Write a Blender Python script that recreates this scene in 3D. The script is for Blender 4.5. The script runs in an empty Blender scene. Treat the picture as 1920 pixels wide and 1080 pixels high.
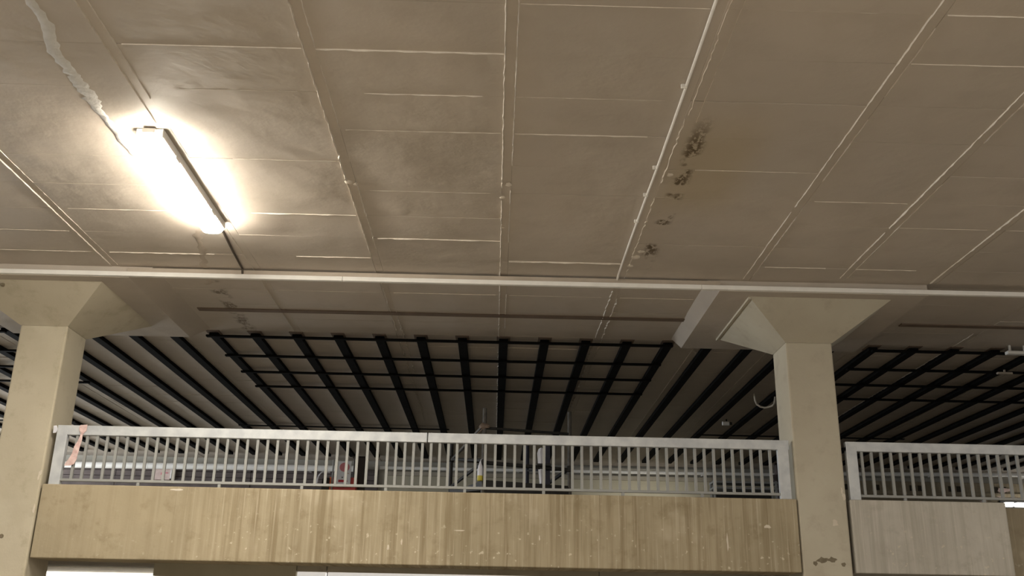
import bpy, bmesh, math, random
from mathutils import Vector, Matrix
random.seed(7)
S = bpy.context.scene
C = S.collection
EYE = 1.6                                   # eye height; every z below is given relative to the eye

# ------------------------------------------------------------------ camera, world, lights, exposure
cam_d = bpy.data.cameras.new('camera'); cam = bpy.data.objects.new('camera', cam_d); C.objects.link(cam)
RT = Vector((0.99966165, -0.01909265, 0.01766502))
UP = Vector((-0.02297923, -0.33002895, 0.94369108))
FW = Vector((0.01218760, 0.94377771, 0.33035602))
m = Matrix((RT, UP, -FW)).transposed().to_4x4(); m.translation = (0, 0, EYE)
cam.matrix_world = m
cam_d.sensor_width = 36; cam_d.lens = 36 * 1827.97 / 1920; cam_d.clip_end = 200
S.camera = cam
w = bpy.data.worlds.new('world'); S.world = w; w.use_nodes = True
w.node_tree.nodes['Background'].inputs[0].default_value = (.82, .90, 1, 1)
w.node_tree.nodes['Background'].inputs[1].default_value = .28
S.view_settings.view_transform = 'Standard'; S.view_settings.look = 'None'
S.view_settings.exposure = 0; S.view_settings.gamma = 1; S.view_settings.use_curve_mapping = False
S.cycles.use_denoising = True

def area(name, loc, rot, sx, sy, power, col):
    l = bpy.data.lights.new(name, 'AREA'); l.shape = 'RECTANGLE'; l.size = sx; l.size_y = sy
    l.energy = power; l.color = col
    o = bpy.data.objects.new(name, l); C.objects.link(o)
    o.location = (loc[0], loc[1], loc[2] + EYE); o.rotation_euler = rot
    return o
WARM = (1, .94, .84)
# the other ceiling lamps of the near bay, all out of the picture
def lamp(loc, power):
    l = bpy.data.lights.new('tube_lamp_light', 'POINT'); l.energy = power; l.color = WARM; l.shadow_soft_size = .12
    o = bpy.data.objects.new('tube_lamp_light', l); C.objects.link(o); o.location = (loc[0], loc[1], loc[2] + EYE)
for loc, bare, down in (((-2.58, 1.6, 3.2), 120, 110), ((-2.58, -3.6, 3.2), 120, 110), ((3.6, .2, 3.2), 140, 190), ((-8.4, 5.0, 3.2), 90, 80), ((9.2, 3.4, 3.2), 120, 150)):
    lamp(loc, bare)                                              # the bare tube
    area('tube_lamp_light', loc, (0, 0, 0), .2, 1.8, down, WARM)   # what its reflector throws down
# daylight coming in through the open left side of the upper deck
area('open_side_daylight', (-13.5, 17.5, 2.1), (0, math.radians(-90), 0), 1.8, 6.0, 760, (.89, .95, 1))
# unseen light added low behind the parapet to brighten the beige back wall
dl = area('wall_fill_light', (3.2, 19.3, 2.0), (math.radians(101), 0, 0), 2.2, .2, 7, (1, .95, .84))
dl.data.spread = math.radians(66)
LAMP = 185.0

# ------------------------------------------------------------------ helpers
def tag(o, label=None, cat=None, group=None, kind=None):
    if label: o['label'] = label
    if cat: o['category'] = cat
    if group: o['group'] = group
    if kind: o['kind'] = kind
    return o
def empty(name, loc, label, cat, group=None):
    o = bpy.data.objects.new(name, None); C.objects.link(o)
    o.empty_display_size = .1
    o.location = (loc[0], loc[1], loc[2] + EYE)
    return tag(o, label, cat, group)
class MB:
    """collects shapes in eye-relative world coordinates and links them as one mesh object"""
    def __init__(self): self.bm = bmesh.new()
    def box(self, x0, x1, y0, y1, z0, z1, bevel=0, seg=1):
        r = bmesh.ops.create_cube(self.bm, size=1)
        vs = r['verts']
        for v in vs:
            v.co = Vector(((x0 + x1) / 2 + v.co.x * (x1 - x0), (y0 + y1) / 2 + v.co.y * (y1 - y0), (z0 + z1) / 2 + v.co.z * (z1 - z0)))
        if bevel:
            es = list({e for v in vs for e in v.link_edges})
            bmesh.ops.bevel(self.bm, geom=es, offset=bevel, segments=seg, affect='EDGES', profile=.5)
        return self
    def hexa(self, pts):
        vs = [self.bm.verts.new(p) for p in pts]     # 4 bottom ccw, 4 top ccw
        for f in ((3, 2, 1, 0), (4, 5, 6, 7), (0, 1, 5, 4), (1, 2, 6, 5), (2, 3, 7, 6), (3, 0, 4, 7)):
            self.bm.faces.new([vs[i] for i in f])
        return self
    def bar(self, a, b, wdt, hgt, upv=(0, 0, 1)):
        a, b = Vector(a), Vector(b); d = (b - a).normalized()
        u = Vector(upv)
        if abs(d.dot(u)) > .99: u = Vector((0, 1, 0))
        s = d.cross(u).normalized(); u = s.cross(d)
        p = [a - s * wdt / 2 - u * hgt / 2, a + s * wdt / 2 - u * hgt / 2, b + s * wdt / 2 - u * hgt / 2, b - s * wdt / 2 - u * hgt / 2]
        return self.hexa(p + [q + u * hgt for q in p])
    def tube(self, pts, r, n=8):
        pts = [Vector(p) for p in pts]; rings = []
        for i, p in enumerate(pts):
            d = (pts[min(i + 1, len(pts) - 1)] - pts[max(i - 1, 0)]).normalized()
            ref = Vector((0, 0, 1)) if abs(d.z) < .9 else Vector((0, 1, 0))
            s = d.cross(ref).normalized(); u = s.cross(d)
            rings.append([self.bm.verts.new(p + (s * math.cos(2 * math.pi * k / n) + u * math.sin(2 * math.pi * k / n)) * r) for k in range(n)])
        for A, B in zip(rings, rings[1:]):
            for k in range(n): self.bm.faces.new((A[k], A[(k + 1) % n], B[(k + 1) % n], B[k]))
        self.bm.faces.new(rings[0][::-1]); self.bm.faces.new(rings[-1])
        return self
    def prism(self, outline, axis, d0, d1):
        """outline: 2D points; axis 'y': points are (x,z) extruded d0..d1 in y; 'z': (x,y); 'x': (y,z)"""
        def P(p, d): return {'y': (p[0], d, p[1]), 'z': (p[0], p[1], d), 'x': (d, p[0], p[1])}[axis]
        A = [self.bm.verts.new(P(p, d0)) for p in outline]; B = [self.bm.verts.new(P(p, d1)) for p in outline]
        n = len(outline)
        for k in range(n): self.bm.faces.new((A[k], A[(k + 1) % n], B[(k + 1) % n], B[k]))
        self.bm.faces.new(A[::-1]); self.bm.faces.new(B)
        return self
    def build(self, name, material, parent=None, smooth=False, origin=None):
        bmesh.ops.recalc_face_normals(self.bm, faces=self.bm.faces)
        xs = [v.co for v in self.bm.verts]
        if origin is None:
            origin = Vector((sum(v.x for v in xs) / len(xs), sum(v.y for v in xs) / len(xs), min(v.z for v in xs)))
        origin = Vector(origin)
        for v in self.bm.verts: v.co -= origin
        me = bpy.data.meshes.new(name); self.bm.to_mesh(me); self.bm.free()
        me.materials.append(material)
        if smooth:
            for p in me.polygons: p.use_smooth = True
            me.set_sharp_from_angle(angle=math.radians(42))
        o = bpy.data.objects.new(name, me); C.objects.link(o)
        o.location = origin + Vector((0, 0, EYE))
        if parent:
            o.parent = parent
            p = Vector((0, 0, 0)); q = parent
            while q: p += q.location; q = q.parent
            o.location = o.location - p
        return o
def dup(o, parent, dx=0, dy=0, dz=0, name=None):
    c = o.copy(); C.objects.link(c); c.parent = parent
    if name: c.name = name
    c.location = o.location + Vector((dx, dy, dz))
    return c

# ------------------------------------------------------------------ materials
class NT:
    def __init__(self, name):
        self.m = bpy.data.materials.new(name); self.m.use_nodes = True
        self.t = self.m.node_tree; self.b = self.t.nodes['Principled BSDF']
        self.pos = self.t.nodes.new('ShaderNodeNewGeometry').outputs['Position']
    def lnk(self, a, b):
        if hasattr(a, 'is_output') or hasattr(a, 'links'): self.t.links.new(a, b)
        else: b.default_value = a
    def math(self, op, a, b=0, clamp=False):
        n = self.t.nodes.new('ShaderNodeMath'); n.operation = op; n.use_clamp = clamp
        self.lnk(a, n.inputs[0]); self.lnk(b, n.inputs[1]); return n.outputs[0]
    def map(self, scale, loc=(0, 0, 0), vec=None):
        n = self.t.nodes.new('ShaderNodeMapping'); n.inputs['Scale'].default_value = scale; n.inputs['Location'].default_value = loc
        self.t.links.new(vec or self.pos, n.inputs['Vector']); return n.outputs[0]
    def noise(self, scale, detail=4, rough=.55, vec=None, dist=0):
        n = self.t.nodes.new('ShaderNodeTexNoise'); n.inputs['Scale'].default_value = scale
        n.inputs['Detail'].default_value = detail; n.inputs['Roughness'].default_value = rough; n.inputs['Distortion'].default_value = dist
        self.t.links.new(vec or self.pos, n.inputs['Vector']); return n.outputs['Fac']
    def ramp(self, f, lo, hi, a=0.0, b=1.0):
        n = self.t.nodes.new('ShaderNodeMapRange'); n.interpolation_type = 'SMOOTHSTEP'
        self.lnk(f, n.inputs[0]); n.inputs[1].default_value = lo; n.inputs[2].default_value = hi
        n.inputs[3].default_value = a; n.inputs[4].default_value = b; return n.outputs[0]
    def mix(self, f, a, b):
        n = self.t.nodes.new('ShaderNodeMix'); n.data_type = 'RGBA'
        self.lnk(f, n.inputs[0])
        for k, v in ((6, a), (7, b)):
            if isinstance(v, tuple): n.inputs[k].default_value = (*v, 1)
            else: self.t.links.new(v, n.inputs[k])
        return n.outputs[2]
    def xyz(self):
        n = self.t.nodes.new('ShaderNodeSeparateXYZ'); self.t.links.new(self.pos, n.inputs[0]); return n.outputs
    def bump(self, h, strength, dist):
        n = self.t.nodes.new('ShaderNodeBump'); n.inputs['Strength'].default_value = strength; n.inputs['Distance'].default_value = dist
        self.t.links.new(h, n.inputs['Height']); self.t.links.new(n.outputs[0], self.b.inputs['Normal'])
    def done(self, col, rough=.85, metal=0, spec=.3):
        if isinstance(col, tuple): self.b.inputs['Base Color'].default_value = (*col, 1)
        else: self.t.links.new(col, self.b.inputs['Base Color'])
        self.b.inputs['Roughness'].default_value = rough; self.b.inputs['Metallic'].default_value = metal
        self.b.inputs['Specular IOR Level'].default_value = spec
        return self.m

def simple(name, a, b=None, scale=8, rough=.7, metal=0, bump=0, spec=.3):
    n = NT(name)
    f = n.noise(scale, 5)
    if bump: n.bump(n.noise(scale * 4, 4), bump, .01)
    return n.done(n.mix(n.ramp(f, .3, .7), a, b or tuple(c * .8 for c in a)), rough, metal, spec)
def emit(name, col, strength):
    n = NT(name); n.b.inputs['Emission Color'].default_value = (*col, 1); n.b.inputs['Emission Strength'].default_value = strength
    return n.done((.8, .8, .8), .4)

def ceiling_material():
    n = NT('painted_ceiling_concrete')
    big = n.noise(.55, 3); mid = n.noise(3.2, 5); fine = n.noise(60, 3)
    c = n.mix(n.ramp(big, .35, .65), (.50, .445, .385), (.555, .49, .42))
    c = n.mix(n.math('MULTIPLY', n.ramp(mid, .45, .75), .35), c, (.43, .375, .315))
    x, y, z = n.xyz()
    # damp, mould-speckled zone running along the conduit
    dx = n.math('ABSOLUTE', n.math('SUBTRACT', x, 1.42))
    near = n.ramp(dx, .02, .10, 1, 0)
    alongY = n.math('MULTIPLY', n.ramp(y, 5.9, 6.5), n.ramp(y, 8.4, 9.4, 1, 0))
    patches = n.ramp(n.noise(3.4, 2, .5, n.map((1, 1, 0), (3.1, .95, 0))), .48, .56)
    speck = n.ramp(n.noise(17, 5, .7, n.map((1.3, .8, 0))), .43, .51)
    mould = n.math('MULTIPLY', n.math('MULTIPLY', near, alongY), n.math('MULTIPLY', patches, speck))
    dx2 = n.math('ABSOLUTE', n.math('SUBTRACT', x, -3.05))
    m2 = n.math('MULTIPLY', n.math('MULTIPLY', n.ramp(dx2, .03, .12, 1, 0), n.math('MULTIPLY', n.ramp(y, 9.3, 9.7), n.ramp(y, 11.3, 11.9, 1, 0))),
                n.math('MULTIPLY', n.ramp(n.noise(4, 2), .45, .55), speck))
    # yellowish tide mark around the damp
    tide = n.math('MULTIPLY', n.ramp(n.math('ABSOLUTE', n.math('SUBTRACT', x, 1.6)), .1, .5, 1, 0), n.math('MULTIPLY', n.ramp(y, 5.6, 6.6), n.ramp(y, 7.2, 8.0, 1, 0)))
    c = n.mix(n.math('MULTIPLY', tide, .45), c, (.44, .35, .20))
    c = n.mix(n.math('MULTIPLY', n.math('MAXIMUM', mould, n.math('MULTIPLY', m2, .8)), .93), c, (.10, .065, .03))
    h = n.math('ADD', n.math('MULTIPLY', n.noise(1.15, 2, .4), 3.2), n.math('MULTIPLY', n.noise(7, 3), .35))
    dents = n.ramp(n.noise(2.6, 1, .3, n.map((1, 1, 1), (5, 2, 0))), .70, .80)
    h = n.math('ADD', h, n.math('ADD', n.math('MULTIPLY', dents, .18), n.math('MULTIPLY', fine, .03)))
    n.bump(h, .55, .03)
    return n.done(c, .6, 0, .35)
M_CEIL = ceiling_material()
M_RIDGE = simple('ridge_caught_light', (.76, .70, .61), (.68, .61, .53), 20, .6)  # paler than the ceiling: the light these ridges catch is put into the colour
M_BAND = simple('joint_band_paint', (.50, .43, .355), (.45, .385, .315), 5, .6, bump=.3)
M_PATCH = simple('crack_filler', (.66, .645, .62), (.58, .56, .53), 9, .75, bump=.5)

def concrete(name, a, b, dark, streak=0.0, light=(.60, .52, .38)):
    n = NT(name)
    c = n.mix(n.ramp(n.noise(1.1, 4), .33, .67), a, b)
    c = n.mix(n.math('MULTIPLY', n.ramp(n.noise(4.5, 6, .65), .50, .72), .6), c, dark)
    c = n.mix(n.math('MULTIPLY', n.ramp(n.noise(2.2, 3, .5, n.map((1, 1, 1), (7, 3, 1))), .6, .7), .35), c, light)
    if streak:
        x, y, z = n.xyz()
        on = n.math('MULTIPLY', n.ramp(x, -3.6, -2.2, .25, 1), streak)
        s1 = n.noise(1, 4, .65, n.map((13, 1, .5)))
        s2 = n.noise(1, 5, .6, n.map((38, 1, .8), (3, 0, 0)))
        c = n.mix(n.math('MULTIPLY', n.ramp(s1, .42, .68), on), c, dark)
        c = n.mix(n.math('MULTIPLY', n.ramp(s2, .52, .70), n.math('MULTIPLY', on, .8)), c, light)
        sp = n.ramp(n.noise(21, 3, .5), .66, .71)
        c = n.mix(n.math('MULTIPLY', sp, n.math('MULTIPLY', n.ramp(z, 2.35, 2.75, .8, .2), on)), c, (.70, .63, .50))
    n.bump(n.math('ADD', n.noise(5, 4), n.math('MULTIPLY', n.noise(45, 3), .3)), .35, .012)
    return n.done(c, .88, 0, .25)
M_COL = concrete('column_concrete', (.54, .485, .375), (.48, .43, .325), (.38, .33, .235), 0, (.60, .55, .44))
M_COL2 = concrete('column_concrete_brown', (.53, .49, .395), (.47, .425, .335), (.40, .345, .27), 0, (.56, .53, .44))
M_BEAM = concrete('streaked_beam_concrete', (.415, .35, .24), (.35, .295, .20), (.235, .185, .11), .8, (.53, .46, .35))
M_BEAM2 = concrete('grey_beam_concrete', (.54, .51, .455), (.47, .44, .385), (.36, .33, .275), .6, (.62, .58, .52))
M_BEAM3 = concrete('brown_beam_concrete', (.32, .27, .19), (.28, .235, .16), (.22, .18, .12), .3)
M_SLAB = concrete('slab_concrete', (.42, .38, .31), (.36, .325, .26), (.28, .24, .19))
M_FLOOR = simple('floor_concrete', (.40, .36, .30), (.33, .30, .25), 1.5, .75, bump=.2)
M_WALL = simple('plain_wall', (.42, .40, .35), (.36, .345, .30), 2, .85, bump=.2)
M_BEIGE = simple('beige_wall', (.47, .43, .33), (.42, .385, .29), 2.5, .85, bump=.2)
M_WHITE = simple('white_trunking', (.90, .885, .85), (.84, .82, .785), 6, .45)
M_WHITEPIPE = simple('white_conduit', (.92, .90, .86), (.84, .81, .76), 14, .4)
M_GALV = simple('galvanised_steel', (.60, .62, .635), (.46, .48, .51), 7, .55, .1, bump=.15, spec=.5)
M_GALV2 = simple('galvanised_baluster', (.31, .315, .305), (.28, .285, .28), 3, .6, 0, spec=.5)
M_DARKBAR = simple('black_steel_strip', (.006, .006, .006), (.010, .0095, .009), 6, .9, spec=.08)
M_BROWNBAR = simple('brown_strip', (.20, .15, .115), (.17, .125, .095), 6, .7)
M_DARK = simple('dark_scaffold_paint', (.035, .033, .03), (.02, .02, .02), 12, .6)
M_DARKT = simple('weathered_scaffold_tube', (.12, .11, .095), (.06, .055, .05), 12, .6)
M_BLUE = simple('blue_black_paint', (.03, .032, .05), (.02, .02, .035), 12, .6)
M_BROWN = simple('dark_brown_boards', (.13, .105, .10), (.085, .07, .066), 4, .8)
M_BROWNPOST = simple('dark_brown_steel', (.055, .042, .036), (.035, .028, .025), 6, .7)
M_RED = simple('red_enamel', (.52, .035, .03), (.42, .03, .025), 6, .45)
M_ORANGE = simple('orange_edge', (.85, .20, .07), None, 6, .5)
M_SIGN = simple('sign_white', (.78, .80, .86), (.72, .74, .80), 6, .5)
M_PINK = simple('sign_pink_disc', (.62, .22, .25), (.55, .18, .21), 9, .5)
M_ARROW = simple('sign_red_arrow', (.45, .01, .03), None, 6, .5)
M_TAPE = simple('barrier_tape', (.74, .58, .55), (.66, .44, .42), 25, .6)
M_NOTICE = simple('notice_pink', (.62, .49, .45), (.55, .42, .38), 12, .6)
M_PLASTIC = simple('white_plastic', (.80, .80, .86), (.72, .72, .78), 8, .45)
M_YELLOW = simple('yellow_plastic', (.66, .56, .08), None, 8, .45)
M_CABLE = simple('dark_cable', (.09, .07, .055), None, 8, .6)
M_BLACKHOLE = simple('dark_recess', (.05, .042, .03), None, 8, .9)
M_GREYPATCH = simple('chip_pale', (.66, .60, .50), (.6, .53, .44), 20, .9)
M_SMUDGE = simple('dark_smudge', (.17, .14, .095), (.22, .185, .13), 25, .9)
M_LAMP = emit('lit_diffuser', (1, .92, .78), LAMP)
M_STRIPLIT = emit('lit_strip', (1, .95, .85), 4)
M_UNDERLIT = emit('lit_under_deck_diffuser', (1, .93, .80), 1.6)

# ------------------------------------------------------------------ setting
ZC = 3.41           # ceiling panels' underside
ZD = 3.295          # drop panels' underside
YB = 21.4           # back wall
fl = MB().box(-15, 15, -9, 24, -EYE - .2, -EYE).build('floor', M_FLOOR); tag(fl, kind='structure')
ceil = MB().box(-15, 15, -9, 24, ZC + .02, ZC + .3).build('ceiling', M_CEIL); tag(ceil, kind='structure')
wb = MB().box(-15, 15, YB, YB + .2, -EYE, ZC + .02).build('wall_back', M_WALL); tag(wb, kind='structure')
deck = MB().box(-15, 15, 10.55, YB, .64, .85).build('upper_deck', M_SLAB); tag(deck, kind='structure')
wn = MB().box(-15, 15, -9.2, -9, -EYE, ZC + .02).build('wall_near', M_WALL); tag(wn, kind='structure')

# ceiling panels, column by column between the long joints
SEAM = [-12.6, -11.35, -10.1, -8.85, -7.6, -6.35, -5.13, -3.945, -2.512, -1.265, -.004, 1.192, 2.472, 3.43, 4.385, 5.63, 6.88, 8.13, 9.38, 10.63, 11.88, 12.9]
BW = .075
ROW0, PITCH = 4.77, .5215
def panel_mesh(wd, dp):
    mb = MB(); mb.box(-wd / 2, wd / 2, -dp / 2, dp / 2, 0, .03, 0)
    top = [e for e in mb.bm.edges if all(abs(v.co.z) < 1e-6 for v in e.verts)]
    bmesh.ops.bevel(mb.bm, geom=top, offset=.0015, segments=1, affect='EDGES')
    bmesh.ops.recalc_face_normals(mb.bm, faces=mb.bm.faces)
    me = bpy.data.meshes.new('panel'); mb.bm.to_mesh(me); mb.bm.free(); me.materials.append(M_CEIL); return me
def project(x, y, z):
    v = Vector((x, y, z)); d = v.dot(FW)
    if d < .3: return None
    return 960 + 1827.97 * v.dot(RT) / d, 540 - 1827.97 * v.dot(UP) / d, d
cells = []
for i in range(len(SEAM) - 1):
    xa, xb = SEAM[i] + BW, SEAM[i + 1]
    for k in range(-4, 32):
        ya = ROW0 + PITCH * k; yb = min(ya + PITCH, YB)
        if yb - ya < .1: continue
        p = project((xa + xb) / 2, (ya + yb) / 2, ZC)
        vis = p and -260 < p[0] < 2180 and -150 < p[1] < 900
        cells.append((-(xb - xa) * PITCH / p[2] ** 2 * (ZC / p[2]) if vis else 1, i, k, xa, xb, ya, yb))
cells.sort()
rest = MB(); meshes = {}
for n, (s, i, k, xa, xb, ya, yb) in enumerate(cells):
    dz = random.uniform(-.002, .002)
    if n < 290 and s < 0:
        key = (i, round(yb - ya, 3))
        if key not in meshes: meshes[key] = panel_mesh(xb - xa - .001, yb - ya - .0015)
        o = bpy.data.objects.new('panel', meshes[key]); C.objects.link(o)
        o.parent = ceil
        o.location = Vector(((xa + xb) / 2, (ya + yb) / 2, ZC + dz + EYE)) - ceil.location
        o.rotation_euler = (random.gauss(0, .0045), random.gauss(0, .0016), random.gauss(0, .0012))
    else:
        rest.box(xa + .0005, xb - .0005, ya + .001, yb - .001, ZC + dz, ZC + .03)
tag(rest.build('panel_field', M_CEIL, ceil), kind='stuff')
# flat bands over the long joints, and the thin wavy ridges of squeezed-out grout along their edges
for x in SEAM[:-1]:
    MB().box(x + .001, x + BW - .001, 2.7, YB, ZC + .002, ZC + .03).build('joint_band', M_CEIL, ceil)
def ridge(pts, wdt, hgt, wob, parent, name='joint_ridge', material=None):
    bm = bmesh.new(); prev = None
    for (x, y, lat) in pts:
        a = wdt * random.uniform(.6, 1.25); h = hgt * random.uniform(.5, 1.3); o = random.gauss(0, wob)
        q = ((x - a / 2 + o, y, ZC + .004), (x + o, y, ZC - h), (x + a / 2 + o, y, ZC + .004)) if not lat else \
            ((x, y - a / 2 + o, ZC + .004), (x, y + o, ZC - h), (x, y + a / 2 + o, ZC + .004))
        cur = [bm.verts.new(p) for p in q]
        if prev:
            for j in (0, 1): bm.faces.new((prev[j], prev[j + 1], cur[j + 1], cur[j]))
        prev = cur
    mb = MB(); mb.bm.free(); mb.bm = bm
    return mb.build(name, material or M_RIDGE, parent)
def ridge_y(x, y0, y1, wdt, hgt, wob, step=.05):
    n = max(2, int((y1 - y0) / step))
    ridge([(x, y0 + (y1 - y0) * j / n, False) for j in range(n + 1)], wdt * 1.25, hgt * 1.6, wob, ceil)
def ridge_x(y, x0, x1, wdt, hgt, wob, step=.06):
    n = max(2, int((x1 - x0) / step))
    ridge([(x0 + (x1 - x0) * j / n, y, True) for j in range(n + 1)], wdt, hgt, wob, ceil)
for x, y0, y1, wd, h, wo in (
        (-5.13, 5.0, 9.2, .008, .006, .001), (-5.05, 5.0, 9.2, .006, .004, .001),
        (-3.945, 4.6, 9.3, .008, .005, .001), (-3.87, 4.6, 9.3, .005, .003, .001),
        (-2.512, 4.2, 6.3, .010, .007, .0008), (-2.437, 4.2, 5.95, .008, .006, .0008), (-2.512, 8.5, 11.5, .006, .005, .001),
        (-1.265, 4.2, 7.2, .011, .009, .003), (-1.262, 7.25, 8.85, .011, .009, .002), (-1.19, 4.2, 6.3, .007, .006, .002), (-1.19, 7.2, 8.7, .009, .008, .002),
        (-1.25, 9.4, 11.4, .006, .005, .003), (-1.18, 10.6, 13.8, .007, .006, .006), (-1.25, 11.8, 16.2, .007, .006, .006),
        (-.004, 4.2, 7.25, .009, .009, .0018), (-.004, 7.5, 9.6, .009, .009, .0018), (.071, 4.2, 6.85, .009, .009, .001), (.068, 7.3, 8.45, .008, .008, .001),
        (-.004, 9.6, 11.7, .007, .006, .0015), (-.004, 12.0, 18, .008, .008, .003), (.068, 9.95, 11.2, .006, .005, .001),
        (1.285, 4.2, 6.0, .006, .005, .004), (1.275, 6.05, 7.1, .007, .005, .006), (1.27, 7.4, 9.2, .006, .004, .005), (1.36, 4.4, 6.1, .005, .004, .001),
        (1.19, 9.75, 11.5, .010, .009, .004), (1.27, 10.0, 12.6, .008, .008, .006), (1.19, 11.8, 15.5, .010, .009, .008),
        (2.472, 4.2, 7.5, .008, .008, .0008), (2.472, 7.6, 9.3, .008, .007, .0008), (2.547, 4.9, 5.7, .006, .005, .001), (2.547, 6.0, 7.0, .006, .005, .001), (2.547, 7.7, 9.2, .007, .006, .0008),
        (2.472, 11.6, 18, .007, .006, .002), (3.43, 11.8, 18, .007, .006, .003),
        (3.43, 4.6, 7.9, .009, .008, .0008), (3.43, 8.0, 9.2, .007, .006, .0008), (3.505, 5.2, 6.3, .006, .005, .0008), (3.505, 7.0, 9.2, .005, .004, .0008),
        (4.385, 5.4, 9.3, .007, .008, .0008), (5.63, 11, 18, .007, .006, .003), (6.88, 11, 18, .007, .006, .003),
        (-2.51, 11.7, 17, .006, .006, .004), (-3.945, 11.6, 18, .006, .006, .004), (-5.13, 11.6, 18, .006, .006, .004)):
    ridge_y(x, y0, y1, wd, h, wo)
def rowY(k): return ROW0 + PITCH * k
for k, x0, x1, h in ((1, -1.19, -.01, .010), (2, -.95, -.15, .009), (3, -1.15, -.02, .006), (7, -1.15, -.01, .009), (5, -1.1, -.1, .004),
                     (0, .08, 1.18, .004), (2, .08, 1.1, .004), (3, .08, 1.05, .006), (8, .08, 1.18, .011), (10, .1, 1.1, .003),
                     (1, -2.4, -1.28, .005), (2, -2.2, -1.4, .003), (6, -2.2, -1.28, .009), (8, -2.0, -1.28, .007), (4, -2.1, -1.3, .003),
                     (6, -3.8, -2.8, .004), (8, -3.82, -2.8, .008), (8, -5.0, -4.0, .006), (7, -4.9, -4.0, .004),
                     (0, 2.56, 3.3, .006), (1, 2.56, 3.3, .003), (5, 2.6, 3.38, .006), (8, 2.6, 3.2, .006), (8, 3.5, 4.1, .007), (6, 3.52, 4.3, .003),
                     (6, 4.5, 5.5, .004), (0, 1.4, 2.4, .003), (4, 1.5, 2.4, .003), (10, -1.15, -.05, .003), (10, -2.4, -1.3, .003), (10, 1.3, 2.1, .003),
                     (14, -2.4, -1.3, .003), (14, -.9, -.05, .004), (14, .1, 1.0, .005), (19, -4, -2.6, .004), (19, -2.4, -1.3, .005), (20, -6, -4.2, .005)):
    ridge_x(rowY(k), x0, x1, h * 1.1, h * 1.05, .0008)
# smeared white crack filler running beside the lamp
pf = [(-2.80, 4.3, .05), (-2.775, 4.86, .04), (-2.775, 5.1, .045), (-2.86, 5.37, .045), (-2.855, 5.6, .05), (-2.86, 5.75, .055), (-2.85, 5.95, .06), (-2.87, 6.15, .04), (-2.855, 6.3, .03), (-2.86, 6.6, .04), (-2.84, 6.9, .03)]
bm = MB(); Ls = []
for a, b in zip(pf, pf[1:]):
    for j in range(6):
        t = j / 6
        Ls.append((a[0] + (b[0] - a[0]) * t + random.gauss(0, .006), a[1] + (b[1] - a[1]) * t, (a[2] + (b[2] - a[2]) * t) * random.uniform(.75, 1.15)))
prev = None
for x, y, hw in Ls:
    cur = [bm.bm.verts.new(p) for p in ((x - hw, y, ZC + .002), (x - hw * .7, y, ZC - .006), (x + hw * .6, y, ZC - .008), (x + hw, y, ZC + .002))]
    if prev:
        for j in range(3): bm.bm.faces.new((prev[j], prev[j + 1], cur[j + 1], cur[j]))
    prev = cur
tag(bm.build('crack_filler', M_PATCH, ceil, smooth=True), 'smeared white filler over a crack')
bm = MB(); prev = None
for j in range(26):
    y = 8.35 + j * .06; x = -2.80 - .012 * j + random.gauss(0, .012); hw = random.uniform(.02, .05)
    cur = [bm.bm.verts.new(p) for p in ((x - hw, y, ZC + .002), (x - hw * .5, y, ZC - .005), (x + hw * .5, y, ZC - .005), (x + hw, y, ZC + .002))]
    if prev:
        for q in range(3): bm.bm.faces.new((prev[q], prev[q + 1], cur[q + 1], cur[q]))
    prev = cur
bm.build('crack_filler', M_BAND, ceil, smooth=True)
# lumps of grout on the joints
for x, y, r in ((-1.255, 7.22, .035), (-1.2, 7.26, .025), (.05, 7.2, .03), (.0, 7.45, .025), (.01, 8.1, .02), (1.32, 6.95, .03), (1.3, 8.75, .05), (1.33, 8.6, .035), (1.28, 9.0, .03)):
    mb = MB(); bmesh.ops.create_icosphere(mb.bm, subdivisions=2, radius=r)
    for v in mb.bm.verts: v.co = Vector((x + v.co.x * random.uniform(.7, 1.2), y + v.co.y * random.uniform(.7, 1.3), ZC + v.co.z * .35))
    mb.build('grout_lump', M_RIDGE, ceil, smooth=True)
# drop panels over the columns
COLX = (-4.83, 3.32)
for cx, y1 in ((COLX[0], 11.5), (COLX[1], 11.5)):
    sp = .30 if cx < 0 else 0; sl = .15 if cx > 0 else 0
    MB().hexa([(cx - 1.08, 9.36, ZD), (cx + 1.06, 9.36, ZD), (cx + 1.06, y1, ZD), (cx - 1.08, y1, ZD),
               (cx - 1.08 - sl, 9.36, ZC + .03), (cx + 1.06 + sp, 9.36, ZC + .03), (cx + 1.06 + sp, y1, ZC + .03), (cx - 1.08 - sl, y1, ZC + .03)]).build('drop_panel', M_CEIL, ceil)

# ------------------------------------------------------------------ columns
def column(cx, label, material):
    t = empty('concrete_column', (cx, 10.25, -EYE), label, 'column', 'concrete columns')
    MB().box(cx - .25, cx + .25, 10.0, 10.5, -EYE, 2.96, .018, 2).build('shaft', material, t)
    a = .49; z0, z1 = 2.955, ZD
    MB().hexa([(cx - .25, 10, z0), (cx + .25, 10, z0), (cx + .25, 10.5, z0), (cx - .25, 10.5, z0),
               (cx - .25 - a, 10 - a, z1), (cx + .25 + a, 10 - a, z1), (cx + .25 + a, 10.5 + a + .08, z1), (cx - .25 - a, 10.5 + a + .08, z1)]).build('capital', material, t)
    if cx > 0: MB().box(cx - .25 - a - .008, cx - .25 - a + .02, 10 - a + .01, 10.5 + a + .08, ZD - .026, ZD, .002).build('capital_lip', material, t)
    return t
cl = column(COLX[0], 'pale beige concrete column with flared capital, left of the long parapet beam', M_COL)
cr = column(COLX[1], 'browner concrete column with flared capital and a dark smudge, right of the long parapet beam', M_COL2)
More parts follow.
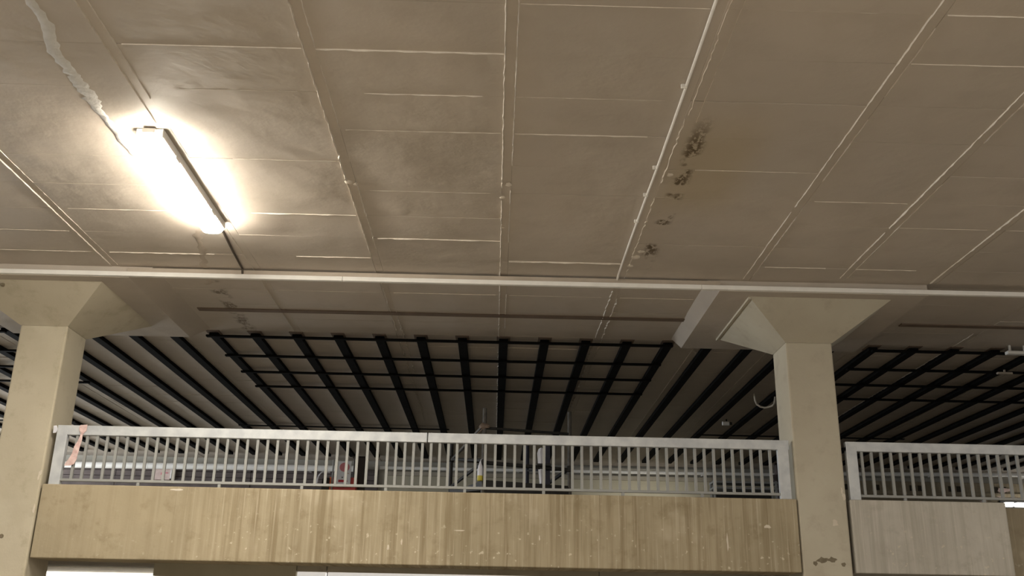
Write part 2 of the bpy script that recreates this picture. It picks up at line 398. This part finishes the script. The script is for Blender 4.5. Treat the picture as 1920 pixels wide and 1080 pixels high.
def flake(parent, name, material, x, y, z, rx, rz, side='y', th=.003, seed=1, label=None):
    rnd = random.Random(seed); n = 11
    pts = []
    for k in range(n):
        a = 2 * math.pi * k / n; r = rnd.uniform(.55, 1.1)
        pts.append(((x if side == 'y' else y) + rx * r * math.cos(a), z + rz * r * math.sin(a)))
    d = y if side == 'y' else x
    o = MB().prism(pts, side, d - th, d + th).build(name, material, parent)
    if label: o['label'] = label
flake(cr, 'chip', M_GREYPATCH, 3.43, 10.0, 1.07, .035, .04, seed=3)
flake(cr, 'chip', M_GREYPATCH, 3.545, 10.0, 1.33, .02, .035, seed=5)
flake(cr, 'chip', M_GREYPATCH, 3.53, 10.0, 1.395, .012, .04, seed=15)
flake(cr, 'smudge', M_SMUDGE, 3.27, 10.0, .705, .065, .035, seed=8, th=.0015, label='dark brown smudge')
flake(cr, 'smudge', M_SMUDGE, 3.37, 10.0, .71, .065, .03, seed=9, th=.0014)
flake(cr, 'smudge', M_SMUDGE, 3.20, 10.0, .67, .025, .03, seed=10, th=.0013)
flake(cr, 'smudge', M_SMUDGE, 3.48, 10.0, .665, .03, .022, seed=11, th=.0012)
flake(cl, 'chip', M_GREYPATCH, -4.60, 10.0, 1.41, .02, .03, seed=12)
flake(cl, 'chip', M_GREYPATCH, -4.61, 10.0, 1.36, .012, .03, seed=13)
flake(cl, 'chip', M_GREYPATCH, -4.6, 10.0, 1.05, .012, .05, seed=14)
MB().tube([(-4.87, 9.998, .78), (-4.87, 10.01, .78)], .022, 12).build('bolt_hole', M_SMUDGE, cl)
# capital front has a small drilled hole on the left column
flake(cl, 'stain', M_SMUDGE, -5.12, 9.565, 3.255, .03, .02, seed=21, th=.02)

# ------------------------------------------------------------------ parapet beams
b1 = MB().box(-4.555, 3.058, 9.99, 10.5, .58, 1.298, .010, 2).build('parapet_beam', M_BEAM)
tag(b1, 'long streaked beige concrete parapet beam under the main railing, between the two columns', 'beam', 'parapet beams')
b2 = MB().box(3.603, 5.19, 9.99, 10.5, .585, 1.305, .010, 2).build('parapet_beam', M_BEAM2)
tag(b2, 'short greyish concrete parapet beam at the right, beside the browner column', 'beam', 'parapet beams')
b3 = MB().box(5.2, 8.2, 10.12, 10.5, .585, 1.27, .010, 2).build('parapet_beam', M_BEAM3)
tag(b3, 'dark brown concrete parapet beam at the right edge, set back behind the greyish one', 'beam', 'parapet beams')
flake(b1, 'chip', M_GREYPATCH, 2.74, 9.99, 1.02, .05, .02, seed=31)
flake(b1, 'chip', M_GREYPATCH, 2.33, 9.99, .86, .012, .09, seed=32)
flake(b1, 'chip', M_GREYPATCH, -3.2, 9.99, 1.265, .07, .012, seed=33)
flake(b1, 'chip', M_GREYPATCH, -1.05, 9.99, .74, .012, .03, seed=34)
flake(b1, 'chip', M_GREYPATCH, -.92, 9.99, .80, .009, .03, seed=35)
flake(b1, 'chip', M_GREYPATCH, -.35, 9.99, .92, .06, .006, seed=36)
flake(b1, 'chip', M_GREYPATCH, .45, 9.99, .86, .008, .03, seed=37)

# ------------------------------------------------------------------ railings
YR = 10.05
def rail_unit(name, x0, x1, joints, bars, stubs, posts, label, zt=(1.803, 1.902)):
    t = empty(name, ((x0 + x1) / 2, YR, 1.298), label, 'railing', 'balustrades on the parapet')
    xs = [x0] + joints + [x1]
    for i in range(len(xs) - 1):
        a = xs[i] + (.005 if i else 0); b = xs[i + 1] - (.005 if i + 1 < len(xs) - 1 else 0)
        MB().box(a, b, YR - .03, YR + .03, zt[0], zt[1], .004).build('top_rail', M_GALV, t)
    for p in posts:
        MB().box(p - .055, p + .055, YR - .032, YR + .032, 1.296, zt[0] + .05, .004).build('end_post', M_GALV, t)
    lo = MB().box(x0 + .06, x1 - .06, YR - .016, YR + .016, 1.336, 1.362, .002).build('bottom_rail', M_GALV2, t)
    first = None
    for x in bars:
        if first is None:
            first = MB().box(x - .0135, x + .0135, YR - .012, YR + .012, 1.36, zt[0] + .004).build('baluster', M_GALV2, t); fx = x
        else: dup(first, t, x - fx, 0, 0)
    first = None
    for x in stubs:
        if first is None:
            first = MB().box(x - .0145, x + .0145, YR - .012, YR + .012, 1.296, 1.338).build('foot', M_GALV2, t); fx = x
        else: dup(first, t, x - fx, 0, 0)
    return t
def lin(a, b, n): return [a + (b - a) * i / (n - 1) for i in range(n)]
bars = [-4.304] + lin(-4.201, -1.119, 31) + lin(-1.03, -.405, 8) + [-.313, -.215, -.113] + lin(-.011, .391, 5) + lin(.492, 2.831, 25)
stubs = [-3.62, -2.80, -1.965, -1.115, -.313, .49, 1.30, 2.11]
rail_unit('railing', -4.514, 3.03, [-.713], bars, stubs, [-4.459, 2.965], 'long galvanised steel balustrade on the streaked beam between the two columns')
r2b = [3.786 + .1015 * i for i in range(38)]
rail_unit('railing', 3.622, 7.75, [], r2b, r2b[4::8], [3.677, 7.69], 'galvanised steel balustrade at the right, running out of the picture beside the browner column')
# barrier tape knotted on the left end of the railing
tp = MB()
def ribbon(mb, pts, y, w0, th=.004):
    prev = None
    for (x, z, wd, dy) in pts:
        cur = [mb.bm.verts.new(p) for p in ((x - wd, y + dy, z), (x + wd, y - dy * .5, z + .004), (x + wd, y - dy * .5 + th, z + .004), (x - wd, y + dy + th, z))]
        if prev:
            for j in range(4): mb.bm.faces.new((prev[j], prev[(j + 1) % 4], cur[(j + 1) % 4], cur[j]))
        else: mb.bm.faces.new(cur)
        prev = cur
    mb.bm.faces.new(prev[::-1])
ribbon(tp, [(-4.245, 1.905, .035, 0), (-4.25, 1.88, .04, .004), (-4.245, 1.845, .035, -.004), (-4.25, 1.815, .016, .004), (-4.255, 1.79, .012, -.003), (-4.262, 1.74, .022, .005), (-4.28, 1.68, .028, -.005), (-4.29, 1.61, .032, .006), (-4.305, 1.55, .04, -.004), (-4.33, 1.50, .05, .004), (-4.345, 1.485, .03, 0)], YR - .04, .03)
tp.bm.normal_update()
tag(tp.build('barrier_tape', M_TAPE), 'pale pink barrier tape tied to the left end of the long railing, hanging down', 'tape')
tp = MB(); ribbon(tp, [(-4.535, 1.89, .016, 0), (-4.525, 1.85, .022, .003), (-4.53, 1.815, .014, -.003)], YR - .045, .02)
tag(tp.build('barrier_tape', M_PLASTIC), 'small white scrap of tape on the top left corner of the long railing', 'tape')

# ------------------------------------------------------------------ trunking, conduit, lamp
t = empty('cable_trunking', (0, 9.33, ZD), 'white cable trunking running across the whole ceiling in front of both capitals', 'trunking')
for a, b in ((-8, -5.2), (-5.197, -1.6), (-1.597, 2.05), (2.053, 5.6), (5.603, 9)):
    MB().box(a, b, 9.315, 9.36, ZD + .003, ZD + .049, .003).build('trunking_length', M_WHITE, t)
for a, b in ((-3.775, 2.245),):
    MB().box(a, b, 9.33, 9.362, ZD + .049, ZD + .095).build('mounting_batten', M_BAND, t)
t = empty('conduit_pipe', (1.19, 7, ZC), 'white conduit pipe running back along the ceiling beside mouldy stains to the trunking', 'pipe')
pp = [(1.19 + .004 * math.sin(y * 1.3), y, ZC - .018 - .004 * (math.sin(y * 2.1) > .8)) for y in [3.4 + .2 * i for i in range(30)]] + [(1.19, 9.32, ZC - .03)]
MB().tube(pp, .010, 8).build('pipe', M_WHITEPIPE, t, smooth=True)
for y in (5.6, 6.8, 7.3, 7.85):
    MB().box(1.160, 1.2, y - .009, y + .009, ZC - .030, ZC - .0, .003).build('saddle_clip', M_WHITEPIPE, t)
# the lamp
LX, L0, L1 = -2.583, 6.36, 8.17
t = empty('tube_lamp', (LX, 7.3, ZC), 'lit white fluorescent ceiling lamp at the left, in a bright pool of light', 'lamp')
hs = MB().box(LX - .100, LX + .100, L0 + .03, L1 - .03, ZC - .072, ZC - .001, .005).build('housing', M_WHITE, t)
for y in (L0 + .022, L1 - .022):
    MB().box(LX - .05, LX + .05, y - .02, y + .02, ZC - .056, ZC - .012, .006).build('end_cap', M_WHITE, hs)
prof = [(-.090, 0), (-.094, -.012), (-.080, -.034), (-.05, -.045), (.05, -.045), (.080, -.034), (.094, -.012), (.090, 0)]
mb = MB(); rings = []
for y, k_, lift in ((L0, .60, .55), (L0 + .06, 1, 1), (L1 - .06, 1, 1), (L1, .60, .55)):
    rings.append([mb.bm.verts.new((LX + px * k_, y, ZC - .0725 + pz * lift)) for px, pz in prof])
for A, B in zip(rings, rings[1:]):
    for k in range(8): mb.bm.faces.new((A[k], A[(k + 1) % 8], B[(k + 1) % 8], B[k]))
mb.bm.faces.new(rings[0]); mb.bm.faces.new(rings[-1][::-1])
df = mb.build('diffuser', M_LAMP, t)
for y in (6.75, 7.75):
    MB().box(LX + .094, LX + .104, y - .05, y + .05, ZC - .086, ZC - .058, .002).build('clip', M_WHITE, df)
mb = MB().tube([(LX + .02, 8.16, ZC - .03), (LX + .03, 8.3, ZC - .012), (LX - .005, 8.8, ZC - .012), (LX - .03, 9.30, ZC - .014), (LX - .03, 9.325, ZC - .06)], .011, 6)
tag(mb.build('lamp_cable', M_CABLE, None, smooth=True), 'dark cable on the ceiling from the lit lamp back to the trunking', 'cable')

# ------------------------------------------------------------------ dark strengthening grids under the deck ceiling
SP, S0 = .5125, .057
def grid(name, ks, crossX, label, brown):
    xm = S0 + SP * (ks[0] + ks[-1]) / 2
    t = empty(name, (xm, 14, ZC), label, 'ceiling bars', 'bar grids under the deck ceiling')
    first = None
    for k in ks:
        x = S0 + SP * k
        if first is None:
            first = MB().box(x - .056, x + .056, 11.64, 20.6, ZC - .05, ZC + .003, .004).build('long_bar', M_DARKBAR, t); fx = x
        else: dup(first, t, x - fx)
    for y in (11.62, 12.53, 13.39, 14.26):
        MB().box(crossX[0] - .03, crossX[1] + .03, y - .03, y + .03, ZC - .072, ZC - .048, .003).build('cross_bar', M_DARKBAR, t)
    for y in (17.35,):
        MB().box(S0 + SP * ks[0] - .06, S0 + SP * ks[0] + 3.7, y - .03, y + .03, ZC - .06, ZC - .045).build('cross_bar', M_DARKBAR, t)
    first = None
    for k in ks:
        x = S0 + SP * k
        if first is None:
            first = MB().box(x - .085, x + .085, 11.56, 11.80, ZC - .008, ZC + .003, .002).build('end_plate', M_BROWNBAR, t); fx = x
        else: dup(first, t, x - fx)
    if brown:
        MB().box(brown[0], brown[1], 10.66, 10.76, ZC - .012, ZC + .004, .002).build('cover_strip', M_BROWNBAR, t)
    return t
grid('strengthening_grid', list(range(-9, 7)), (-3.58, 2.13), 'dark grid of long bars and cross bars under the deck ceiling, between the two columns', (-3.46, 2.17))
grid('strengthening_grid', list(range(-22, -9)), (-11.8, -6.1), 'dark ceiling bars at the left edge, seen past the pale beige column', (-11.5, -5.9))
grid('strengthening_grid', list(range(7, 24)), (4.67, 10.3), 'dark ceiling bars at the right, behind the browner column', (4.64, 10.2))
# small things on the deck ceiling
t = empty('ceiling_fitting', (6.38, 11.5, ZC), 'pale grey flat fitting on the ceiling at the far right, nearer of two', 'fitting')
MB().box(6.24, 6.52, 11.42, 11.50, ZC - .115, ZC - .075, .006).build('plate', M_WHITE, t)
for x in (6.29, 6.47): MB().box(x - .01, x + .01, 11.45, 11.47, ZC - .08, ZC + .004).build('stem', M_WHITE, t)
t = empty('ceiling_fitting', (6.72, 12.45, ZC), 'small dull fitting on the ceiling at the far right, farther of two', 'fitting')
MB().box(6.6, 6.8, 12.4, 12.45, ZC - .11, ZC - .085, .005).build('plate', M_BAND, t)
MB().box(6.69, 6.71, 12.41, 12.43, ZC - .09, ZC + .004).build('stem', M_BAND, t)
t = empty('ceiling_sensor', (3.88, 16.3, ZC), 'small bright white sensor under the dark ceiling, left of the browner column', 'sensor')
mb = MB().tube([(3.80, 16.2, ZC - .07), (3.835, 16.2, ZC - .07), (3.885, 16.2, ZC - .07), (3.91, 16.2, ZC - .07)], .036, 12); mb.build('body', M_WHITE, t, smooth=True)
MB().tube([(3.91, 16.2, ZC - .07), (3.96, 16.2, ZC - .07)], .024, 10).build('lens', M_DARK, t)
MB().tube([(3.87, 16.2, ZC - .07), (3.87, 16.2, ZC + .004)], .012, 8).build('stem', M_DARK, t)
mb = MB().tube([(3.86, 14.3, ZC + .003), (3.86, 14.3, ZC - .03), (3.87, 14.32, ZC - .10), (3.90, 14.34, ZC - .155), (3.95, 14.34, ZC - .19), (4.01, 14.33, ZC - .205), (4.07, 14.3, ZC - .20), (4.11, 14.28, ZC - .185), (4.14, 14.26, ZC - .155), (4.16, 14.26, ZC - .05), (4.16, 14.26, ZC + .003)], .014, 6)
tag(mb.build('hanging_cable', M_GREYPATCH, None, smooth=True), 'loop of grey cable hanging from the dark ceiling beside the browner column', 'cable')

# ------------------------------------------------------------------ back of the upper deck
for i in range(9):          # brown boards at the left of the back wall
    z = 2.16 + i * .118
    for a, b in ((-12, -8.2), (-8.195, -5.3), (-5.295, -2.55)):
        d = random.uniform(0, .025)
        MB().box(a, b, YB - .055 - d, YB + .01, z, z + .11, .004).build('board', M_BROWN, wb)
MB().box(-2.4, 6.6, YB - .05, YB + .01, .9, 3.10, .004).build('render_coat', M_BEIGE, wb)
MB().box(-2.4, 6.6, YB - .10, YB + .01, 3.10, 3.19, .004).build('wall_ledge', M_SLAB, wb)
MB().box(6.7, 12.5, YB - .05, YB + .01, .9, 3.2, .004).build('render_coat', M_BEAM3, wb)
for x in (7.6, 8.3, 9.1, 9.28, 9.95, 10.13, 10.9, 11.08):
    MB().box(x - .07, x + .07, YB - .056, YB - .04, 3.0, 3.12).build('vent_opening', M_BLACKHOLE, wb)
for i in range(4):
    MB().box(6.8, 12.4, YB - .075, YB - .045, 2.62 + i * .1, 2.68 + i * .1, .003).build('wall_rib', M_BEAM3, wb)
for i, (x, z, a) in enumerate(((11.0, 2.95, .2), (10.6, 2.85, -.3), (11.3, 2.85, .4), (11.1, 3.05, .1))):
    flake(wb, 'torn_poster', M_NOTICE, x, YB - .06, z, .16, .06, seed=50 + i, th=.004)
# pale pipes along the back wall
t = empty('wall_pipe', (-6.5, 21.0, 3.07), 'thick white pipe along the brown boarded wall at the left, behind the railing', 'pipe')
for a, b in ((-11.5, -7.4), (-7.395, -2.75)):
    MB().tube([(a, 21.0, 3.145 + (a + 8.7) * .006), (b, 21.0, 3.145 + (b + 8.7) * .006)], .068, 12).build('pipe_length', M_WHITE, t, smooth=True)
for x in (-10, -8, -6, -4):
    MB().bar((x, 21.0, 3.15), (x, YB, 3.15), .04, .05).build('bracket', M_WHITE, t)
t = empty('wall_pipe', (2, 21.15, 3.2), 'thin pale pipe above the beige wall in the middle, behind the railing', 'pipe')
MB().tube([(-2.5, 21.15, 3.235), (6.5, 21.15, 3.26)], .038, 10).build('pipe_length', M_WHITE, t, smooth=True)
for x in (-1.5, .5, 2.5, 4.5, 6.2): MB().bar((x, 21.15, 3.24), (x, YB, 3.24), .03, .03).build('bracket', M_WHITE, t)
t = empty('wall_pipe', (9.5, 21.0, 3.3), 'pale grey pipe on the dark wall at the far right, behind the right railing', 'pipe')
MB().tube([(6.9, 21.1, 3.29), (12.3, 21.1, 3.37)], .045, 10).build('pipe_length', M_WHITE, t, smooth=True)
for x in (7.5, 9.5, 11.5): MB().bar((x, 21.1, 3.32), (x, YB, 3.32), .03, .03).build('bracket', M_WHITE, t)
t = empty('wall_notice', (-7.15, 21.2, 2.9), 'small faded pink notice board on the brown boards at the left', 'sign')
pt = MB().box(-7.35, -7.0, 21.24, 21.34, 2.90, 3.13, .004).build('plate', M_NOTICE, t)
MB().box(-6.99, -6.965, 21.22, 21.34, 2.92, 3.13).build('edge_strip', M_WHITE, t)
MB().box(-7.2, -7.13, 21.235, 21.242, 3.0, 3.05).build('faded_mark', M_PINK, pt)
MB().box(-7.1, -7.05, 21.235, 21.242, 3.03, 3.055).build('faded_mark', M_PINK, pt)
# uprights near the right end of the long railing
t = empty('drain_pipe', (6.15, 20.9, .85), 'white upright pipe on the back wall, at the right end of the long railing', 'pipe')
MB().tube([(6.17, 20.9, .85), (6.17, 20.9, 3.24)], .055, 10).build('pipe_length', M_WHITE, t, smooth=True)
MB().tube([(6.17, 20.9, 2.6), (6.17, 20.9, 2.68)], .066, 10).build('collar', M_WHITE, t)
MB().box(6.14, 6.2, 20.9, YB - .05, 2.9, 2.95).build('bracket', M_WHITE, t)
t = empty('steel_column', (5.98, 20.6, .85), 'grey brown steel post beside the white upright pipe, behind the railing', 'post')
MB().box(5.90, 5.93, 20.5, 20.7, .85, ZC + .01).build('flange', M_BROWN, t)
MB().box(6.04, 6.07, 20.5, 20.7, .85, ZC + .01).build('flange', M_BROWN, t)
MB().box(5.93, 6.04, 20.59, 20.61, .85, ZC + .01).build('web', M_BROWN, t)
MB().hexa([(5.80, 20.5, 3.1), (5.93, 20.5, 2.95), (5.93, 20.7, 2.95), (5.80, 20.7, 3.1), (5.80, 20.5, 3.16), (5.93, 20.5, 3.16), (5.93, 20.7, 3.16), (5.80, 20.7, 3.16)]).build('gusset', M_BROWN, t)
t = empty('metal_bench', (5.2, 20.4, .85), 'low grey metal rack against the beige wall near the right end of the long railing', 'rack')
for z in (2.84, 2.96): MB().box(4.5, 5.85, 20.3, 20.7, z - .02, z + .02, .004).build('shelf', M_GALV2, t)
for x in (4.53, 5.82): MB().box(x - .02, x + .02, 20.32, 20.36, .85, 3.0).build('leg', M_GALV2, t)
for x in (4.53, 5.82): MB().box(x - .02, x + .02, 20.64, 20.68, .85, 3.0).build('leg', M_GALV2, t)
MB().box(4.56, 5.8, 20.66, 20.68, 2.0, 2.82).build('back_sheet', M_DARK, t)
# lit lamp low on the far wall at the right edge
t = empty('wall_lamp', (11.1, 21.1, 2.66), 'bright white strip of light under the right railing at the right edge', 'lamp')
MB().box(11.0, 11.19, 21.15, 21.3, 2.69, 2.775, .01).build('lit_panel', M_STRIPLIT, t)
MB().box(11.25, 11.9, 21.15, 21.3, 2.69, 2.775, .01).build('lit_panel', M_STRIPLIT, t)
MB().box(10.95, 11.95, 21.3, YB - .05, 2.62, 2.84, .004).build('back_plate', M_DARK, t)

# fire hose point
t = empty('fire_hose_reel', (-2.42, 15.5, .85), 'red fire hose cabinet with a black reel, behind the long railing left of the middle', 'hose reel')
MB().box(-2.60, -2.20, 15.55, 15.75, .85, 2.215, .006).build('cabinet', M_RED, t)
MB().box(-2.615, -2.585, 15.53, 15.6, .85, 2.215, .003).build('edge_strip', M_ORANGE, t)
MB().tube([(-2.72, 15.60, 2.06), (-2.61, 15.60, 2.06)], .15, 18).build('reel', M_DARK, t)
hp = [(-2.70 + .10 * math.cos(a), 15.50, 2.12 + .17 * math.sin(a)) for a in [math.radians(100 + 12 * i) for i in range(9)]]
MB().tube([(-2.62, 15.55, 2.29)] + hp, .012, 6).build('hose', M_PLASTIC, t, smooth=True)
MB().tube([(-2.57, 15.52, .85), (-2.57, 15.52, 2.485)], .013, 8).build('upright_pole', M_GALV2, t)
t = empty('fire_sign', (-2.39, 15.45, 2.06), 'white fire hose sign with a pink disc above a red arrow, on the red cabinet', 'sign')
sb = MB().box(-2.505, -2.28, 15.49, 15.505, 2.06, 2.46, .002).build('sign_board', M_SIGN, t)
MB().box(-2.41, -2.37, 15.505, 15.60, 2.10, 2.48).build('bracket', M_GALV2, t)
MB().prism([(-2.385 + .078 * math.cos(2 * math.pi * k / 24), 2.365 + .072 * math.sin(2 * math.pi * k / 24)) for k in range(24)], 'y', 15.486, 15.49).build('disc', M_PINK, sb)
MB().prism([(-2.47, 2.13), (-2.38, 2.13), (-2.38, 2.108), (-2.32, 2.148), (-2.38, 2.19), (-2.38, 2.168), (-2.47, 2.168)], 'y', 15.486, 15.49).build('arrow', M_ARROW, sb)
for dz in (2.085, 2.205):
    MB().prism([(-2.41 + .012 * math.cos(k), dz + .012 * math.sin(k)) for k in range(6)], 'y', 15.486, 15.49).build('dot', M_DARK, sb)
MB().box(-2.36, -2.31, 15.487, 15.49, 2.262, 2.275).build('small_print', M_BAND, sb)
t = empty('steel_column', (-2.17, 15.95, .85), 'dark brown square post standing right of the red hose cabinet', 'post')
MB().box(-2.30, -2.12, 15.85, 16.05, .85, 2.585, .008).build('post', M_BROWNPOST, t)
MB().box(-2.33, -2.09, 15.82, 16.08, 2.585, 2.60, .002).build('cap', M_BROWNPOST, t)

# scaffold trolley
F1, F2, R1, R2 = Vector((-.162, 12.6, 0)), Vector((.978, 13.0, 0)), Vector((-.64, 13.97, 0)), Vector((.46, 14.37, 0))
t = empty('scaffold_tower', (.2, 13.5, .85), 'dark scaffold tower with diagonal braces, standing behind the middle of the long railing', 'scaffold')
def at(v, z): return Vector((v.x, v.y, z))
for v, top, mt in ((F1, 2.73, M_DARKT), (F2, 2.79, M_DARKT), (R1, 2.55, M_DARK), (R2, 2.60, M_BLUE)):
    MB().tube([at(v, .93), at(v, top)], .026, 10).build('post', mt, t, smooth=True)
    MB().tube([at(v, .85), at(v, .93)], .05, 10).build('foot', M_DARK, t)
def tb(a, b, r=.02, mt=M_DARK, nm='brace'): MB().tube([a, b], r, 8).build(nm, mt, t, smooth=True)
tb(at(F1, 2.47), at(F2, 2.49), .018, nm='ledger'); tb(at(F1, 2.02), at(F2, 2.01), .025, nm='ledger')
tb(at(R1, 2.28), at(F1, 2.05), .022, nm='ledger'); tb(at(R2, 2.2), at(F2, 2.02), .018, nm='ledger'); tb(at(R1, 2.28), at(R2, 2.26), .02, nm='ledger')
tb(at(R1, 1.88), at(F1, 2.03), .022); tb(at(R2, 1.80), at(F2, 2.03), .026); tb(at(R1, 2.26), at(F1, 2.52), .022, M_DARKT); tb(at(R2, 1.9), at(F1, 1.3), .02)
pl = MB().hexa([at(F1, 1.735), at(F2, 1.735), at(R2, 1.735), at(R1, 1.735), at(F1, 1.80), at(F2, 1.80), at(R2, 1.80), at(R1, 1.80)]); pl.build('platform', M_DARK, t)
MB().bar(at(F1, 1.70), at(F2, 1.70), .03, .16).build('toe_board', M_DARK, t)
MB().bar(at(R1, 1.83), at(F1, 1.70), .03, .06).build('toe_board', M_DARK, t)
mb = MB(); bmesh.ops.create_icosphere(mb.bm, subdivisions=2, radius=.05)
for v in mb.bm.verts: v.co = Vector((F1.x + v.co.x * 1.5, F1.y + v.co.y, 2.49 + v.co.z * random.uniform(.5, 1.2)))
mb.build('coupler', M_BROWNBAR, t)
tb(at(F1, 2.46) + Vector((-.02, 0, 0)), at(F1, 2.38) + Vector((-.1, 0, 0)), .009, M_BROWNBAR, 'wire')
for v, z in ((F1, 2.02), (F2, 2.02), (R1, 2.28)):
    MB().box(v.x - .04, v.x + .04, v.y - .04, v.y + .04, z - .04, z + .04, .01).build('coupler', M_DARK, t)
# a blue-black upright and the white sheet wrapped on it
bp = MB().box(.655, .715, 12.93, 12.99, 1.80, 2.46, .004).build('upright_board', M_BLUE); tag(bp, 'blue black upright board on the scaffold platform, behind the white plastic sheet', 'board')
mb = MB(); prev = None
for z, x0, x1 in ((1.80, .575, .615), (1.95, .56, .618), (2.1, .55, .62), (2.2, .54, .62), (2.25, .555, .615), (2.27, .58, .605)):
    y = 12.86 + .01 * math.sin(z * 30)
    cur = [mb.bm.verts.new(p) for p in ((x0, y, z), ((x0 + x1) / 2, y - .02, z), (x1, y, z), (x1, y + .03, z), (x0, y + .03, z))]
    if prev:
        for j in range(5): mb.bm.faces.new((prev[j], prev[(j + 1) % 5], cur[(j + 1) % 5], cur[j]))
    else: mb.bm.faces.new(cur)
    prev = cur
mb.bm.faces.new(prev[::-1])
sh = mb.build('plastic_sheet', M_PLASTIC); tag(sh, 'narrow white plastic sheet strapped upright on the scaffold', 'plastic sheet')
MB().box(.535, .72, 12.82, 12.92, 2.03, 2.06, .004).build('strap', M_DARK, sh)
t = empty('hanging_bottle', (-.20, 12.55, 1.76), 'white bottle with a yellow base hanging on the left scaffold post', 'bottle')
def lathe(pr, cx, cy, mt, nm, n=14):
    mb = MB(); R = []
    for r, z in pr: R.append([mb.bm.verts.new((cx + r * math.cos(2 * math.pi * k / n), cy + r * math.sin(2 * math.pi * k / n), z)) for k in range(n)])
    for A, B in zip(R, R[1:]):
        for k in range(n): mb.bm.faces.new((A[k], A[(k + 1) % n], B[(k + 1) % n], B[k]))
    mb.bm.faces.new(R[0][::-1]); mb.bm.faces.new(R[-1]); return mb.build(nm, mt, t, smooth=True)
lathe([(.03, 1.825), (.036, 1.84), (.036, 1.92), (.03, 1.96), (.014, 2.0), (.012, 2.02)], -.20, 12.53, M_PLASTIC, 'body')
lathe([(.030, 1.775), (.037, 1.785), (.037, 1.84), (.03, 1.845)], -.20, 12.53, M_YELLOW, 'base')
MB().tube([(-.20, 12.53, 2.015), (-.195, 12.55, 2.05), (-.18, 12.575, 2.06)], .006, 6).build('cord', M_PLASTIC, t)

# ------------------------------------------------------------------ under the deck
M_ROWLIT = emit('trunking_glow', (1, .95, .90), .5)
t = empty('under_deck_trunking', (-3.3, 11.6, .56), 'beige trunking under the deck between the bottom left lamp and the glowing pale trunking', 'trunking')
MB().box(-3.85, -2.24, 11.55, 11.63, .50, .64, .003).build('trunking_length', M_BEIGE, t)
t = empty('glowing_trunking', (1.5, 11.6, .52), 'long pale glowing trunking under the deck along the bottom edge', 'lamp')  # white trunking, given a glow of its own to look bright
for a, b in ((-2.23, -1.90), (-1.885, 1.2), (1.205, 4.6)):
    hs = MB().box(a, b, 11.54, 11.66, .575, .64, .003).build('housing', M_SLAB, t)
    MB().box(a + .004, b - .004, 11.55, 11.65, .49, .576, .006).build('diffuser', M_ROWLIT, hs)
t = empty('under_deck_lamp', (-5, 12.9, .64), 'lit lamp under the deck at the bottom left corner', 'lamp')
MB().box(-5.6, -3.9, 12.82, 12.98, .58, .64, .004).build('housing', M_WHITE, t)
MB().prism([(12.80, .58), (12.82, .53), (12.98, .53), (13.0, .58)], 'x', -5.62, -3.88).build('diffuser', M_UNDERLIT, t)
